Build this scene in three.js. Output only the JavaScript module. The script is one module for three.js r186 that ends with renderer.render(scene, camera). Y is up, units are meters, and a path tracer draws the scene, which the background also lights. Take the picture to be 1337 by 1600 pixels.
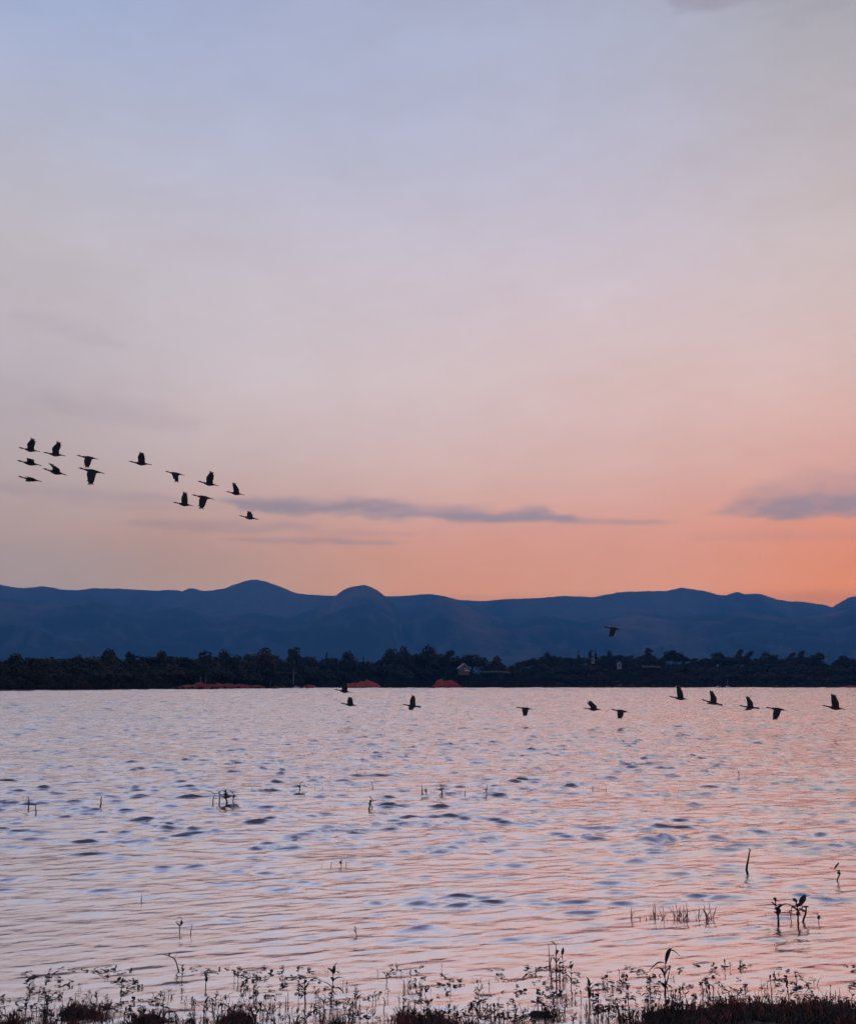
import * as THREE from 'three';
import { mergeGeometries } from 'three/addons/utils/BufferGeometryUtils.js';

// ------------------------------------------------------------------ camera, sky, sun, exposure
const EYE = 1.7, F = 1716, PITCH = THREE.MathUtils.degToRad(9);         // focal length in pixels of the 1337 x 1600 photograph
const scene = new THREE.Scene();
const camera = new THREE.PerspectiveCamera(2 * THREE.MathUtils.radToDeg(Math.atan(800 / F)), 1337 / 1600, 0.1, 90000);
camera.position.set(0, EYE, 0);
camera.rotation.x = PITCH;
scene.add(camera);

const renderer = new THREE.WebGLRenderer({ antialias: true });
renderer.toneMapping = THREE.LinearToneMapping;
renderer.toneMappingExposure = 1;
renderer.shadowMap.enabled = true;

// evening air: blue haze over the lake basin
const HAZE = { color: [0.1, 0.45, 1.0], density: 1.15e-4 };
scene.fog = new THREE.FogExp2(new THREE.Color().setRGB(...HAZE.color), HAZE.density);

const lin = (c) => { c /= 255; return c <= 0.04045 ? c / 12.92 : ((c + 0.055) / 1.055) ** 2.4; };
const clamp = (x, a = 0, b = 1) => Math.min(b, Math.max(a, x));
const smooth = (a, b, x) => { const t = clamp((x - a) / (b - a)); return t * t * (3 - 2 * t); };
const lerp = (a, b, t) => a + (b - a) * t;
function rng(seed) { let s = seed | 0; return () => { s = (s + 0x6d2b79f5) | 0; let t = Math.imul(s ^ (s >>> 15), 1 | s); t = (t + Math.imul(t ^ (t >>> 7), 61 | t)) ^ t; return ((t ^ (t >>> 14)) >>> 0) / 4294967296; }; }
const hash = (x, y) => { let h = Math.imul(x | 0, 374761393) ^ Math.imul(y | 0, 668265263); h = Math.imul(h ^ (h >>> 13), 1274126177); return ((h ^ (h >>> 16)) >>> 0) / 4294967296; };
function noise(x, y) { const ix = Math.floor(x), iy = Math.floor(y), u = x - ix, v = y - iy, s = u * u * (3 - 2 * u), t = v * v * (3 - 2 * v); return lerp(lerp(hash(ix, iy), hash(ix + 1, iy), s), lerp(hash(ix, iy + 1), hash(ix + 1, iy + 1), s), t); }
function fbm(x, y, n = 4) { let a = 0.5, s = 0, w = 0; for (let i = 0; i < n; i++) { s += a * noise(x, y); w += a; x = x * 2.03 + 17.3; y = y * 2.03 + 5.1; a *= 0.5; } return s / w; }
function table(points, x) { if (x <= points[0][0]) return points[0][1]; for (let i = 1; i < points.length; i++) if (x <= points[i][0]) { const [x0, y0] = points[i - 1], [x1, y1] = points[i]; return lerp(y0, y1, (x - x0) / (x1 - x0)); } return points[points.length - 1][1]; }

const DEG = Math.PI / 180;
const elevOf = (py) => PITCH / DEG + Math.atan((800 - py) / F) / DEG;
const azOf = (px) => Math.atan((px - 668.5) / F) / DEG;

// sky: colour by azimuth (columns, degrees right of the view) and height (rows, degrees)
const AZ = [-180, -120, -70, -40, azOf(0), azOf(334), azOf(668.5), azOf(1003), azOf(1337), 34, 52, 80, 120, 180];
const EL = [2, elevOf(885), elevOf(835), elevOf(740), elevOf(660), elevOf(580), elevOf(420), elevOf(220), elevOf(40), 48, 65, 90];
const SKY = [
  [[94, 90, 108], [100, 95, 110], [118, 112, 126], [140, 132, 142], [152, 142, 150], [168, 142, 142], [196, 144, 134], [204, 146, 133], [214, 136, 116], [226, 130, 100], [206, 132, 114], [160, 116, 116], [116, 100, 112], [94, 90, 108]],
  [[98, 92, 110], [106, 99, 113], [122, 116, 130], [146, 137, 146], [157, 146, 151], [172, 146, 144], [198, 148, 138], [205, 150, 139], [213, 141, 123], [224, 134, 108], [206, 136, 118], [164, 122, 120], [118, 103, 114], [98, 92, 110]],
  [[104, 98, 116], [114, 106, 120], [131, 123, 136], [156, 142, 148], [169, 151, 153], [183, 152, 149], [202, 154, 147], [208, 153, 144], [215, 147, 132], [220, 142, 122], [206, 140, 126], [171, 131, 126], [124, 110, 120], [104, 98, 116]],
  [[117, 108, 127], [125, 117, 132], [144, 136, 148], [163, 151, 158], [176, 163, 167], [190, 170, 171], [204, 174, 171], [210, 172, 167], [213, 166, 159], [216, 160, 150], [208, 154, 146], [180, 146, 146], [136, 123, 136], [117, 108, 127]],
  [[138, 130, 153], [147, 140, 158], [169, 162, 177], [173, 163, 172], [179, 169, 176], [196, 180, 184], [204, 182, 184], [211, 180, 178], [214, 176, 171], [212, 170, 165], [210, 168, 164], [206, 176, 178], [157, 146, 162], [138, 130, 153]],
  [[145, 138, 163], [155, 150, 170], [180, 174, 190], [179, 171, 180], [185, 176, 184], [198, 187, 193], [206, 189, 193], [211, 187, 187], [211, 184, 182], [206, 177, 174], [204, 175, 175], [211, 187, 195], [165, 156, 176], [145, 138, 163]],
  [[151, 151, 183], [161, 161, 190], [190, 190, 213], [183, 178, 189], [188, 182, 191], [194, 187, 198], [200, 190, 202], [202, 189, 199], [201, 186, 188], [197, 178, 180], [193, 175, 181], [211, 198, 217], [172, 166, 193], [151, 151, 183]],
  [[147, 155, 197], [158, 165, 204], [191, 197, 220], [173, 177, 200], [176, 180, 201], [178, 182, 204], [181, 183, 205], [184, 182, 200], [183, 176, 184], [178, 172, 184], [175, 170, 187], [202, 202, 220], [166, 170, 205], [147, 155, 197]],
  [[140, 153, 205], [148, 162, 210], [180, 194, 220], [158, 171, 206], [160, 173, 206], [165, 174, 204], [170, 176, 202], [172, 176, 198], [167, 166, 176], [162, 161, 178], [156, 158, 183], [186, 196, 220], [157, 168, 211], [140, 153, 205]],
  [[102, 109, 158], [107, 114, 162], [122, 129, 179], [114, 121, 161], [117, 121, 160], [120, 124, 159], [123, 125, 158], [125, 125, 157], [121, 120, 151], [118, 118, 151], [114, 118, 151], [127, 133, 179], [111, 118, 164], [102, 109, 158]],
  [[66, 69, 90], [66, 69, 90], [66, 69, 90], [66, 69, 90], [66, 69, 90], [66, 69, 90], [66, 69, 90], [66, 69, 90], [66, 69, 90], [66, 69, 90], [66, 69, 90], [66, 69, 90], [66, 69, 90], [66, 69, 90]],
  [[46, 48, 68], [46, 48, 68], [46, 48, 68], [46, 48, 68], [46, 48, 68], [46, 48, 68], [46, 48, 68], [46, 48, 68], [46, 48, 68], [46, 48, 68], [46, 48, 68], [46, 48, 68], [46, 48, 68], [46, 48, 68]],
].map((row) => row.map((c) => c.map(lin)));
function skyClear(az, el, out) {
  let i = 0, j = 0;
  while (i < AZ.length - 2 && az > AZ[i + 1]) i++;
  while (j < EL.length - 2 && el > EL[j + 1]) j++;
  const ci = (k) => clamp(k, 0, AZ.length - 1), cj = (k) => clamp(k, 0, EL.length - 1);
  const s = clamp((az - AZ[i]) / (AZ[i + 1] - AZ[i])), t = clamp((el - EL[j]) / (EL[j + 1] - EL[j]));
  // Hermite with slopes from uneven neighbours
  const herm = (X, k, u, get, cl) => {
    const x0 = X[cl(k)], x1 = X[cl(k + 1)], p0 = get(cl(k)), p1 = get(cl(k + 1)), h = x1 - x0;
    const m0 = cl(k - 1) === k - 1 ? (p1 - get(k - 1)) / (x1 - X[k - 1]) : (p1 - p0) / h, m1 = cl(k + 2) === k + 2 ? (get(k + 2) - p0) / (X[k + 2] - x0) : (p1 - p0) / h;
    const u2 = u * u, u3 = u2 * u;
    return (2 * u3 - 3 * u2 + 1) * p0 + (u3 - 2 * u2 + u) * h * m0 + (3 * u2 - 2 * u3) * p1 + (u3 - u2) * h * m1;
  };
  for (let c = 0; c < 3; c++) out[c] = Math.max(0.004, herm(EL, j, t, (jj) => herm(AZ, i, s, (ii) => SKY[jj][ii][c], ci), cj));
}
// streaks of thin cloud: [azimuth, height, half width, half thickness, tilt, strength]
const px2 = (px, py) => [azOf(px), elevOf(py)];
const STREAKS = [
  [620, 800, 310, 13, 0.035, 0.62], [820, 813, 230, 5, 0.040, 0.5], [340, 827, 170, 8, -0.01, 0.34], [500, 847, 150, 5, 0.008, 0.42], [480, 792, 170, 9, 0.01, 0.26], [560, 834, 110, 4, 0.01, 0.22],
  [1320, 806, 200, 15, -0.02, 0.5], [1340, 786, 190, 28, -0.06, 0.36], [110, 786, 190, 9, 0.01, 0.26], [200, 800, 150, 6, 0.0, 0.14], [180, 660, 150, 18, 0.10, 0.13], [80, 545, 90, 14, 0.2, 0.10], [1225, 14, 150, 26, -0.12, 0.4], [1330, 40, 90, 40, 0, 0.16],
  [1240, 850, 150, 8, 0.03, 0.14],
];
function skyTexture() {
  const W = 3072, H = 1536, data = new Float32Array(W * H * 4), c = [0, 0, 0];
  const J = [0.03, 0.08, 0.18], TOP = 1760, REACH = 21000;               // the air in front of the sky: its glow, its height and its reach
  for (let row = 0; row < H; row++) {
    const el = ((row + 0.5) / H - 0.5) * 180, low = Math.max(el, 0.4);
    for (let col = 0; col < W; col++) {
      let az = (((col + 0.5) / W - 0.5) * 360) + 90; if (az > 180) az -= 360;
      const front = 0.15 + 0.85 * smooth(95, 50, Math.abs(az)), T = Math.exp(-front * HAZE.density * Math.min(REACH, TOP / Math.sin(low * DEG)));
      skyClear(az, Math.max(el, 1.5), c);
      if (el > 0 && el < 50 && az > -60 && az < 60) {
        // cloud streaks in plain degrees
        const wob = (fbm(az * 0.55 + 31, el * 2.2 + 7, 4) - 0.5);
        let cover = 0;
        for (const [sx, sy, hw, hh, tilt, k] of STREAKS) {
          const [a0, e0] = px2(sx, sy), q = 30;                        // about 30 pixels to a degree
          const dx = (az - a0) * q, dy = (el - e0) * q + tilt * dx + wob * hh * 1.7;
          const u = dx / hw;
          if (Math.abs(u) > 1.25) continue;
          const taper = Math.max(0, 1 - Math.abs(u + wob * 0.5) ** 2.2), th = hh * (0.25 + 0.75 * taper), v = dy / th;
          const edge = dy < 0 ? smooth(1.25, 0.5, -v) : smooth(2.1, 0.1, v);
          cover += k * edge * smooth(0, 0.35, taper) * (0.62 + 0.75 * fbm(az * 1.1 + 3, el * 6 + 9, 4));
        }
        cover = clamp(cover, 0, 0.85);
        const grey = [lin(138), lin(133), lin(150)];
        const m = (c[0] + c[1] + c[2]) / (3 * 0.38);
        for (let k = 0; k < 3; k++) c[k] = lerp(c[k], grey[k] * lerp(1, m, 0.45), cover);
        // faint grain of thin high cloud
        const thin = (fbm(az * 0.22 + 100, el * 0.5 + 40, 5) - 0.5) * 0.09 + (fbm(az * 0.9 + 11, el * 2.4 + 4, 3) - 0.5) * 0.04;
        c[0] *= 1 + thin * 0.7; c[1] *= 1 + thin; c[2] *= 1 + thin * 1.2;
      }
      const o = (row * W + col) * 4;
      for (let k = 0; k < 3; k++) data[o + k] = Math.max(0.006, (c[k] - J[k] * (1 - T)) / T);
      data[o + 3] = 1;
    }
  }
  const t = new THREE.DataTexture(data, W, H, THREE.RGBAFormat, THREE.FloatType);
  t.mapping = THREE.EquirectangularReflectionMapping; t.magFilter = THREE.LinearFilter; t.needsUpdate = true;
  return t;
}
scene.background = skyTexture();
scene.environment = scene.background;

// the sun, just gone behind the ridge to the right of the picture
const sun = new THREE.DirectionalLight(new THREE.Color().setRGB(1, 0.55, 0.3), 0.3);
{ const a = 36 * DEG, e = 2 * DEG; sun.position.set(Math.sin(a) * Math.cos(e) * 9000, Math.sin(e) * 9000, -Math.cos(a) * Math.cos(e) * 9000); }
sun.castShadow = true; sun.shadow.radius = 20; sun.shadow.mapSize.set(2048, 2048);
Object.assign(sun.shadow.camera, { left: -60, right: 60, top: 60, bottom: -60, near: 1, far: 20000 });
scene.add(sun, sun.target);

// ------------------------------------------------------------------ helpers
const used = new Map();
function numbered(name) { const n = used.get(name) ?? 0; used.set(name, n + 1); return n ? name + '_' + String(n).padStart(3, '0') : name; }
function mat(rgb, roughness = 0.9, more = {}) { return new THREE.MeshStandardMaterial({ color: new THREE.Color().setRGB(...rgb), roughness, side: THREE.DoubleSide, ...more }); }
function mesh(name, geometry, material, parent = scene) { const m = new THREE.Mesh(geometry, material); m.name = parent === scene ? numbered(name) : name; m.castShadow = m.receiveShadow = true; parent.add(m); return m; }
function tag(o, label, category, group) { o.userData.label = label; o.userData.category = category; if (group) o.userData.group = group; return o; }
function structure(o, label) { o.userData.kind = 'structure'; if (label) o.userData.label = label; return o; }
function stuff(o, label, category) { o.userData.kind = 'stuff'; o.userData.label = label; o.userData.category = category; return o; }
function thing(name, label, category, group) { const g = new THREE.Group(); g.name = numbered(name); scene.add(g); return tag(g, label, category, group); }
function copy(root, label, group) { const r = root.clone(); r.name = numbered(root.userData.kindName ?? root.name.replace(/_\d{3}$/, '')); r.userData = { label, category: root.userData.category }; if (group) r.userData.group = group; scene.add(r); return r; }
const ray = (px, py) => new THREE.Vector3((px - 668.5) / F, (800 - py) / F, -1).applyAxisAngle(new THREE.Vector3(1, 0, 0), PITCH).normalize();
const onLevel = (px, py, y = 0) => { const d = ray(px, py); return d.multiplyScalar((y - EYE) / d.y).add(new THREE.Vector3(0, EYE, 0)); };
const atRange = (px, py, r) => { const d = ray(px, py); return d.multiplyScalar(r / Math.hypot(d.x, d.z)).add(new THREE.Vector3(0, EYE, 0)); };
function geo(position, index, extra = {}) {
  const g = new THREE.BufferGeometry();
  g.setAttribute('position', new THREE.BufferAttribute(Float32Array.from(position), 3));
  if (extra.uv) g.setAttribute('uv', new THREE.BufferAttribute(Float32Array.from(extra.uv), 2));
  if (extra.color) g.setAttribute('color', new THREE.BufferAttribute(Float32Array.from(extra.color), 3));
  if (index) g.setIndex(index);
  g.computeVertexNormals();
  return g;
}
function gridIndex(rows, cols, flip = false) {
  const a = new Uint32Array((rows - 1) * (cols - 1) * 6); let k = 0;
  for (let i = 0; i < rows - 1; i++) for (let j = 0; j < cols - 1; j++) { const p = i * cols + j, q = p + 1, r = p + cols, s = r + 1; if (flip) { a[k++] = p; a[k++] = q; a[k++] = r; a[k++] = q; a[k++] = s; a[k++] = r; } else { a[k++] = p; a[k++] = r; a[k++] = q; a[k++] = q; a[k++] = r; a[k++] = s; } }
  return new THREE.BufferAttribute(a, 1);
}
// a tapered tube through points [x, y, z, radius]
function tube(points, sides = 5) {
  const pos = [], idx = [], up = new THREE.Vector3(0.31, 0.2, 0.93), t = new THREE.Vector3(), a = new THREE.Vector3(), b = new THREE.Vector3();
  points.forEach((p, i) => {
    const q = points[Math.max(0, i - 1)], s = points[Math.min(points.length - 1, i + 1)];
    t.set(s[0] - q[0], s[1] - q[1], s[2] - q[2]).normalize(); a.crossVectors(t, up).normalize(); b.crossVectors(t, a);
    for (let k = 0; k < sides; k++) { const c = Math.cos(k / sides * 2 * Math.PI) * p[3], d = Math.sin(k / sides * 2 * Math.PI) * p[3]; pos.push(p[0] + a.x * c + b.x * d, p[1] + a.y * c + b.y * d, p[2] + a.z * c + b.z * d); }
    if (i) for (let k = 0; k < sides; k++) { const m = (k + 1) % sides, o = (i - 1) * sides; idx.push(o + k, o + sides + k, o + m, o + m, o + sides + k, o + sides + m); }
  });
  const l = points.length - 1, n = pos.length / 3; pos.push(...points[l].slice(0, 3));
  for (let k = 0; k < sides; k++) idx.push(l * sides + k, n, l * sides + (k + 1) % sides);
  return geo(pos, idx);
}
function boxAt(w, h, d, x, y, z) { return new THREE.BoxGeometry(w, h, d).translate(x, y, z).toNonIndexed(); }

// ------------------------------------------------------------------ mountains
const RIDGE = [[-900, 930], [-600, 915], [-300, 928], [-120, 916], [0, 918], [15, 921], [40, 923], [65, 919], [95, 924], [120, 925], [145, 921], [185, 921.5], [240, 924], [270, 922.5], [285, 925], [292, 921], [302, 920], [315, 924], [332, 923], [350, 919.5], [370, 912], [385, 907], [400, 905], [415, 908], [430, 913.5], [447, 920], [462, 926.5], [480, 929], [520, 930.5], [535, 930], [568, 931], [600, 931], [640, 930], [660, 928], [675, 928], [695, 931], [715, 936], [740, 938.5], [760, 938], [800, 935], [840, 934.5], [880, 931], [905, 932], [925, 934], [950, 929], [965, 925], [1000, 924], [1040, 924], [1055, 921], [1065, 918], [1080, 921], [1100, 924.5], [1120, 930], [1135, 932], [1150, 926.5], [1165, 931], [1185, 930], [1200, 935], [1215, 940], [1235, 943], [1245, 942], [1265, 944], [1285, 948], [1298, 952], [1310, 946], [1325, 938], [1337, 936], [1400, 925], [1550, 918], [1800, 925], [2200, 915]];
const FRONT = [[-900, 960], [-300, 950], [0, 938], [60, 946], [120, 941], [150, 937], [180, 947], [230, 957], [280, 950], [330, 962], [400, 958], [450, 965], [495, 950], [515, 937], [535, 922], [550, 916.5], [568, 913], [580, 916.5], [595, 926], [615, 943], [640, 960], [660, 947], [680, 937], [695, 934], [715, 938], [740, 952], [790, 968], [850, 960], [910, 972], [1000, 958], [1060, 965], [1150, 955], [1230, 968], [1298, 962], [1340, 950], [1500, 955], [2200, 950]];
const pxOfAz = (a) => 668.5 + F * Math.tan(clamp(a, -70, 70) * DEG);
function range(name, label, trace, Rmid, R0, Rend, grassBase, seed) {
  const az = [];
  for (let a = -64; a < 64.01;) { az.push(a); a += Math.abs(a) < 24 ? 0.06 : 0.5; }
  const rows = 72, cols = az.length, pos = new Float32Array(rows * cols * 3), col = new Float32Array(rows * cols * 3);
  for (let j = 0; j < cols; j++) {
    const a = az[j], px = clamp(pxOfAz(a), -880, 2180), fine = (fbm(px * 0.11 + seed, seed, 3) - 0.5) * 1.6 + (fbm(px * 0.02 + seed, 3, 3) - 0.5) * 2;
    // height above the horizontal along this bearing; off-axis bearings see the same pixel row lower
    const cosA = Math.cos(azOf(px) * DEG), tanE = Math.tan(elevOf(table(trace, px) + fine) * DEG) * (1 - 0.5 * (1 - cosA));
    const R = Rmid * (1 + 0.05 * (fbm(a * 0.22 + seed, 2.5, 3) - 0.5) * 2), top = EYE + R * tanE;
    for (let i = 0; i < rows; i++) {
      const t = i / (rows - 1), r = t < 0.8 ? lerp(R0, R, t / 0.8) : lerp(R, Rend, (t - 0.8) / 0.2);
      const x = r * Math.sin(a * DEG), z = -r * Math.cos(a * DEG), u = t / 0.8;
      let h;
      const n1 = 1 - Math.abs(fbm(x / 1800 + seed, z / 1800, 5) * 2 - 1), n2 = fbm(x / 520, z / 520 + seed, 4) - 0.5;
      if (u <= 1) {
        h = top * (u ** 1.35) + (n1 - 0.62) * 600 * Math.sin(Math.PI * clamp(u)) ** 0.8 * 0.8 + n2 * 160 * (1 - u) * u * 4;
        h = Math.min(h, EYE + r * tanE * (0.90 + 0.1 * u ** 6) - (1 - u) * 4);
        h = lerp(-20, h, smooth(0, 0.12, u));
      } else { const w = (t - 0.8) / 0.2; h = top * (1 - 0.85 * w ** 1.3) - 4 * Math.min(1, w * 8); }
      const o = (i * cols + j) * 3;
      pos[o] = x; pos[o + 1] = h; pos[o + 2] = z;
      // dry grass in patches among dark scrub, rock on the tops
      const g = fbm(x / 840 + 9 + seed, (z + h * 3) / 840, 5), k = smooth(0.36, 0.68, g + grassBase + 0.5 * (clamp(h / 1600) - 0.55)), q = fbm(x / 140, (z + h) / 140, 3), rock = smooth(0.62, 0.7, q + 0.1 * (g - 0.5));
      const scrub = [0.035, 0.042, 0.032], grass = [0.36, 0.24, 0.16], stone = [0.2, 0.15, 0.13], v = 0.72 + 0.56 * fbm(x / 70, (z + h) / 70, 2);
      for (let c = 0; c < 3; c++) col[o + c] = lerp(lerp(scrub[c], grass[c], k), stone[c], rock * 0.6) * v;
    }
  }
  const g = new THREE.BufferGeometry();
  g.setAttribute('position', new THREE.BufferAttribute(pos, 3)); g.setAttribute('color', new THREE.BufferAttribute(col, 3));
  g.setIndex(gridIndex(rows, cols, true)); g.computeVertexNormals();
  structure(mesh(name, g, mat([1, 1, 1], 1, { vertexColors: true })), label);
}
range('mountain_range', 'long range of rounded grassy mountains along the skyline', RIDGE, 17800, 12600, 20000, 0.02, 3.7);
range('foothills', 'nearer dark blue hills standing in front of the long range', FRONT, 13400, 8600, 14800, -0.07, 8.2);

// ------------------------------------------------------------------ far shore
const SHORE = [[-4000, 260], [-500, 320], [0, 379], [110, 417], [220, 486], [330, 561], [430, 700], [452, 770], [560, 810], [668, 860], [1000, 920], [1337, 950], [2500, 980], [6000, 900]];
const HILL = [[-500, 1], [0, 1], [250, 1.5], [450, 4], [560, 6], [700, 9], [800, 9], [880, 17], [1000, 19], [1337, 17], [2000, 10]];
const shoreR = (px) => table(SHORE, px) + (fbm(px * 0.03, 4.4, 3) - 0.5) * 14;
function landHeight(px, r) { const s = r - shoreR(px); if (s < 0) return Math.max(-2, s * 0.08); return 0.5 * smooth(0, 3, s) + table(HILL, px) * smooth(5, 240, s) * (1 - 0.5 * smooth(400, 1500, s)) + (fbm(px * 0.02, r * 0.02, 3) - 0.5) * 2 * smooth(4, 60, s); }
{
  const az = []; for (let a = -80; a <= 80.01;) { az.push(a); a += Math.abs(a) < 24 ? 0.12 : 1; }
  const off = [-30, -10, -4, -1, 0, 0.7, 1.5, 3, 5, 8, 12, 18, 26, 36, 48, 62, 78, 96, 116, 140, 170, 205, 245, 300, 400, 600, 1000, 1800, 3600, 6000, 9400];
  const pos = [], col = [];
  for (const o of off) for (const a of az) {
    const px = 668.5 + F * Math.tan(clamp(a, -72, 72) * DEG), r = shoreR(px) + o, x = r * Math.sin(a * DEG), z = -r * Math.cos(a * DEG);
    pos.push(x, landHeight(px, r), z);
    const k = fbm(x / 16, z / 16, 4), m = smooth(0.5, 0.62, k), v = 0.7 + 0.6 * fbm(x / 3, z / 3, 2);
    const beach = smooth(9, 2, o) * smooth(0.42, 0.56, fbm(px * 0.035 + 7, 1.2, 3));
    for (let c = 0; c < 3; c++) col.push(lerp(lerp([0.045, 0.04, 0.025][c], [0.11, 0.085, 0.05][c], m), [0.2, 0.11, 0.085][c], beach) * v);
  }
  const g = geo(pos, gridIndex(off.length, az.length, true), { color: col });
  structure(mesh('far_shore_ground', g, mat([1, 1, 1], 1, { vertexColors: true })), 'low wooded land along the far shore of the lake');
}

// ------------------------------------------------------------------ lake
{
  const rand = rng(77), bank = [];
  for (let lam = 0.08; lam < 18; lam *= 1.3) for (let k = 0; k < 4; k++) {
    const spread = (rand() + rand() - 1) * lerp(64, 40, smooth(0.3, 2, lam)), mean = lerp(14, 27, smooth(1.2, 0.2, lam));
    const th = (mean + spread * smooth(0.1, 0.6, lam + 0.2)) * DEG, kk = 2 * Math.PI / (lam * (0.87 + 0.26 * rand()));
    bank.push({ lam, kx: Math.sin(th) * kk, kz: Math.cos(th) * kk, k: kk, ph: rand() * 7, s: 0.064 / 2 * Math.SQRT2 * (lam < 0.2 ? 0.8 : lam < 0.4 ? 1 : lam < 0.55 ? 0.75 : lam < 0.8 ? 0.42 : lam < 1.2 ? 0.22 : lam < 2 ? 0.1 : 0.04) });
  }
  const total = bank.reduce((s, b) => s + b.s * b.s, 0);
  const az = [];
  { let a = 0; const half = [0]; while (a < 84) { a += a < 24.5 ? 0.15 : Math.min(4, (a - 24.5) * 0.15 + 0.2); half.push(a); } for (let i = half.length - 1; i > 0; i--) az.push(-half[i]); az.push(...half); }
  const rs = []; for (let r = 3.6; r < 1010; r *= 1.0022) rs.push(r);
  const rows = rs.length, cols = az.length, pos = new Float32Array(rows * cols * 3), uv = new Float32Array(rows * cols * 2);
  const sa = az.map((a) => Math.sin(a * DEG)), ca = az.map((a) => Math.cos(a * DEG));
  for (let i = 0; i < rows; i++) {
    const r = rs[i], cell = r * 0.0024, live = [];
    let left = 0;
    for (const b of bank) { const w = smooth(2.1, 3.4, b.lam / cell); if (w > 0) { const s = b.s * w; left += s * s; live.push([b, s]); } }
    // where the short waves are too fine for the sheet, the shortest it can hold take over their steepness
    const lost = Math.max(0, total - left), near = live.map(([b]) => Math.exp(-((Math.log(b.lam / (4 * cell)) / 0.45) ** 2))), sum = near.reduce((a, b) => a + b, 1e-9);
    live.forEach((l, n) => { l[1] = Math.sqrt(l[1] ** 2 + 0.95 * lost * near[n] / sum); });
    const boost = 1, lv = Math.log2(Math.max(1, cell * 5)), L0 = 2 ** Math.floor(lv), fr = lv - Math.floor(lv);
    for (let j = 0; j < cols; j++) {
      const x0 = r * sa[j], z0 = -r * ca[j], fine = Math.abs(az[j]) < 26;
      // weeds and shallow water calm the lake near the shore; gusts ruffle it in streaks further out
      const d = -z0 + (fbm(x0 * 0.35 + 3, 9, 2) - 0.5) * 1.4 + x0 * 0.09;
      const swell = Math.exp(-(((-z0 - 9.05 - x0 * 0.06 - (noise(x0 * 1.3, 2) - 0.5) * 0.3) / 0.22) ** 2)) * smooth(-1.2, 0.2, x0) * 0.7 + Math.exp(-(((-z0 - 7.75 - x0 * 0.05 - (noise(x0 * 1.1, 7) - 0.5) * 0.3) / 0.16) ** 2)) * smooth(-0.4, 0.8, x0) * 0.5;
      const calm = lerp(0.014, 1, smooth(7.3, 9.0, d) * 0.45 + smooth(8.6, 13, d) * 0.55) ;
      const gust = 0.55 + 0.95 * fbm(x0 / lerp(5, 26, smooth(10, 120, r)) + 5, z0 / lerp(2.2, 16, smooth(10, 120, r)) + 1, 3);
      const nest = lerp(fbm(x0 / (0.55 * L0) + 3, z0 / (0.3 * L0), 2), fbm(x0 / (1.1 * L0) + 3, z0 / (0.6 * L0), 2), fr), group = lerp(0.5 + 1.85 * smooth(0.42, 0.8, nest), 1, 0.8 * smooth(45, 160, r));
      const A = group * calm * gust * boost * (fine ? 1 : 0.6), B = A + swell * 1.8, C = A / group, band = smooth(0.2, 1, calm);
      const wx = (fbm(x0 * 0.8, z0 * 0.8, 2) - 0.5) * 0.9, wz = (fbm(x0 * 0.8 + 40, z0 * 0.8, 2) - 0.5) * 0.5;
      let h = 0, dx = 0, dz = 0;
      for (let n = 0; n < live.length; n++) {
        const b = live[n][0], long = b.lam > 0.6 ? band : 1, amp = live[n][1] / b.k * (b.lam > 0.5 && b.lam > 3.5 * cell ? C : b.lam > 0.7 ? A : B) * long, p = b.kx * (x0 + wx * Math.min(1, b.lam)) + b.kz * (z0 + wz * Math.min(1, b.lam)) + b.ph, c = Math.cos(p) * amp / b.k * 0.8;
        h += Math.sin(p - 0.5 * Math.sin(p)) * amp; dx -= c * b.kx; dz -= c * b.kz;
      }
      const o = (i * cols + j) * 3;
      pos[o] = x0 - dx; pos[o + 1] = h; pos[o + 2] = z0 - dz;
      uv[(i * cols + j) * 2] = x0 / 6; uv[(i * cols + j) * 2 + 1] = -z0 / 6;
    }
  }
  const g = new THREE.BufferGeometry();
  g.setAttribute('position', new THREE.BufferAttribute(pos, 3)); g.setAttribute('uv', new THREE.BufferAttribute(uv, 2));
  g.setIndex(gridIndex(rows, cols, true)); g.computeVertexNormals();
  // fine ripples
  const N = 1024, nd = new Float32Array(N * N * 4), waves = [];
  for (let k = 0; k < 46; k++) { const m = 14 * 10 ** (rand() * 0.9), th = (18 + (rand() + rand() + rand() - 1.5) * 55) * DEG; waves.push([Math.round(Math.sin(th) * m), Math.round(Math.cos(th) * m), rand() * 7]); }
  const sinT = new Float32Array(N); for (let i = 0; i < N; i++) sinT[i] = Math.cos(i / N * 2 * Math.PI);
  for (let y = 0; y < N; y++) for (let x = 0; x < N; x++) {
    let sx = 0, sy = 0;
    for (const [a, b, ph] of waves) { const c = sinT[((a * x - b * y + Math.round(ph * 163)) % N + N) % N], l = Math.hypot(a, b); sx += c * a / l; sy -= c * b / l; }
    const s = 0.011; sx *= s; sy *= s; const l = Math.hypot(sx, sy, 1), o = (y * N + x) * 4;
    nd[o] = 0.5 - sx / l / 2; nd[o + 1] = 0.5 - sy / l / 2; nd[o + 2] = 0.5 + 0.5 / l; nd[o + 3] = 1;
  }
  const nt = new THREE.DataTexture(nd, N, N, THREE.RGBAFormat, THREE.FloatType); nt.wrapS = nt.wrapT = THREE.RepeatWrapping; nt.magFilter = THREE.LinearFilter; nt.needsUpdate = true;
  const m = new THREE.MeshPhysicalMaterial({ color: new THREE.Color().setRGB(0.9, 0.87, 0.88), metalness: 1, roughness: 0.16, ior: 1.33, normalMap: nt, normalScale: new THREE.Vector2(1, 1) });
  structure(mesh('lake', g, m), 'wide rippled lake mirroring the pink and lilac evening sky');
}

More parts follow.
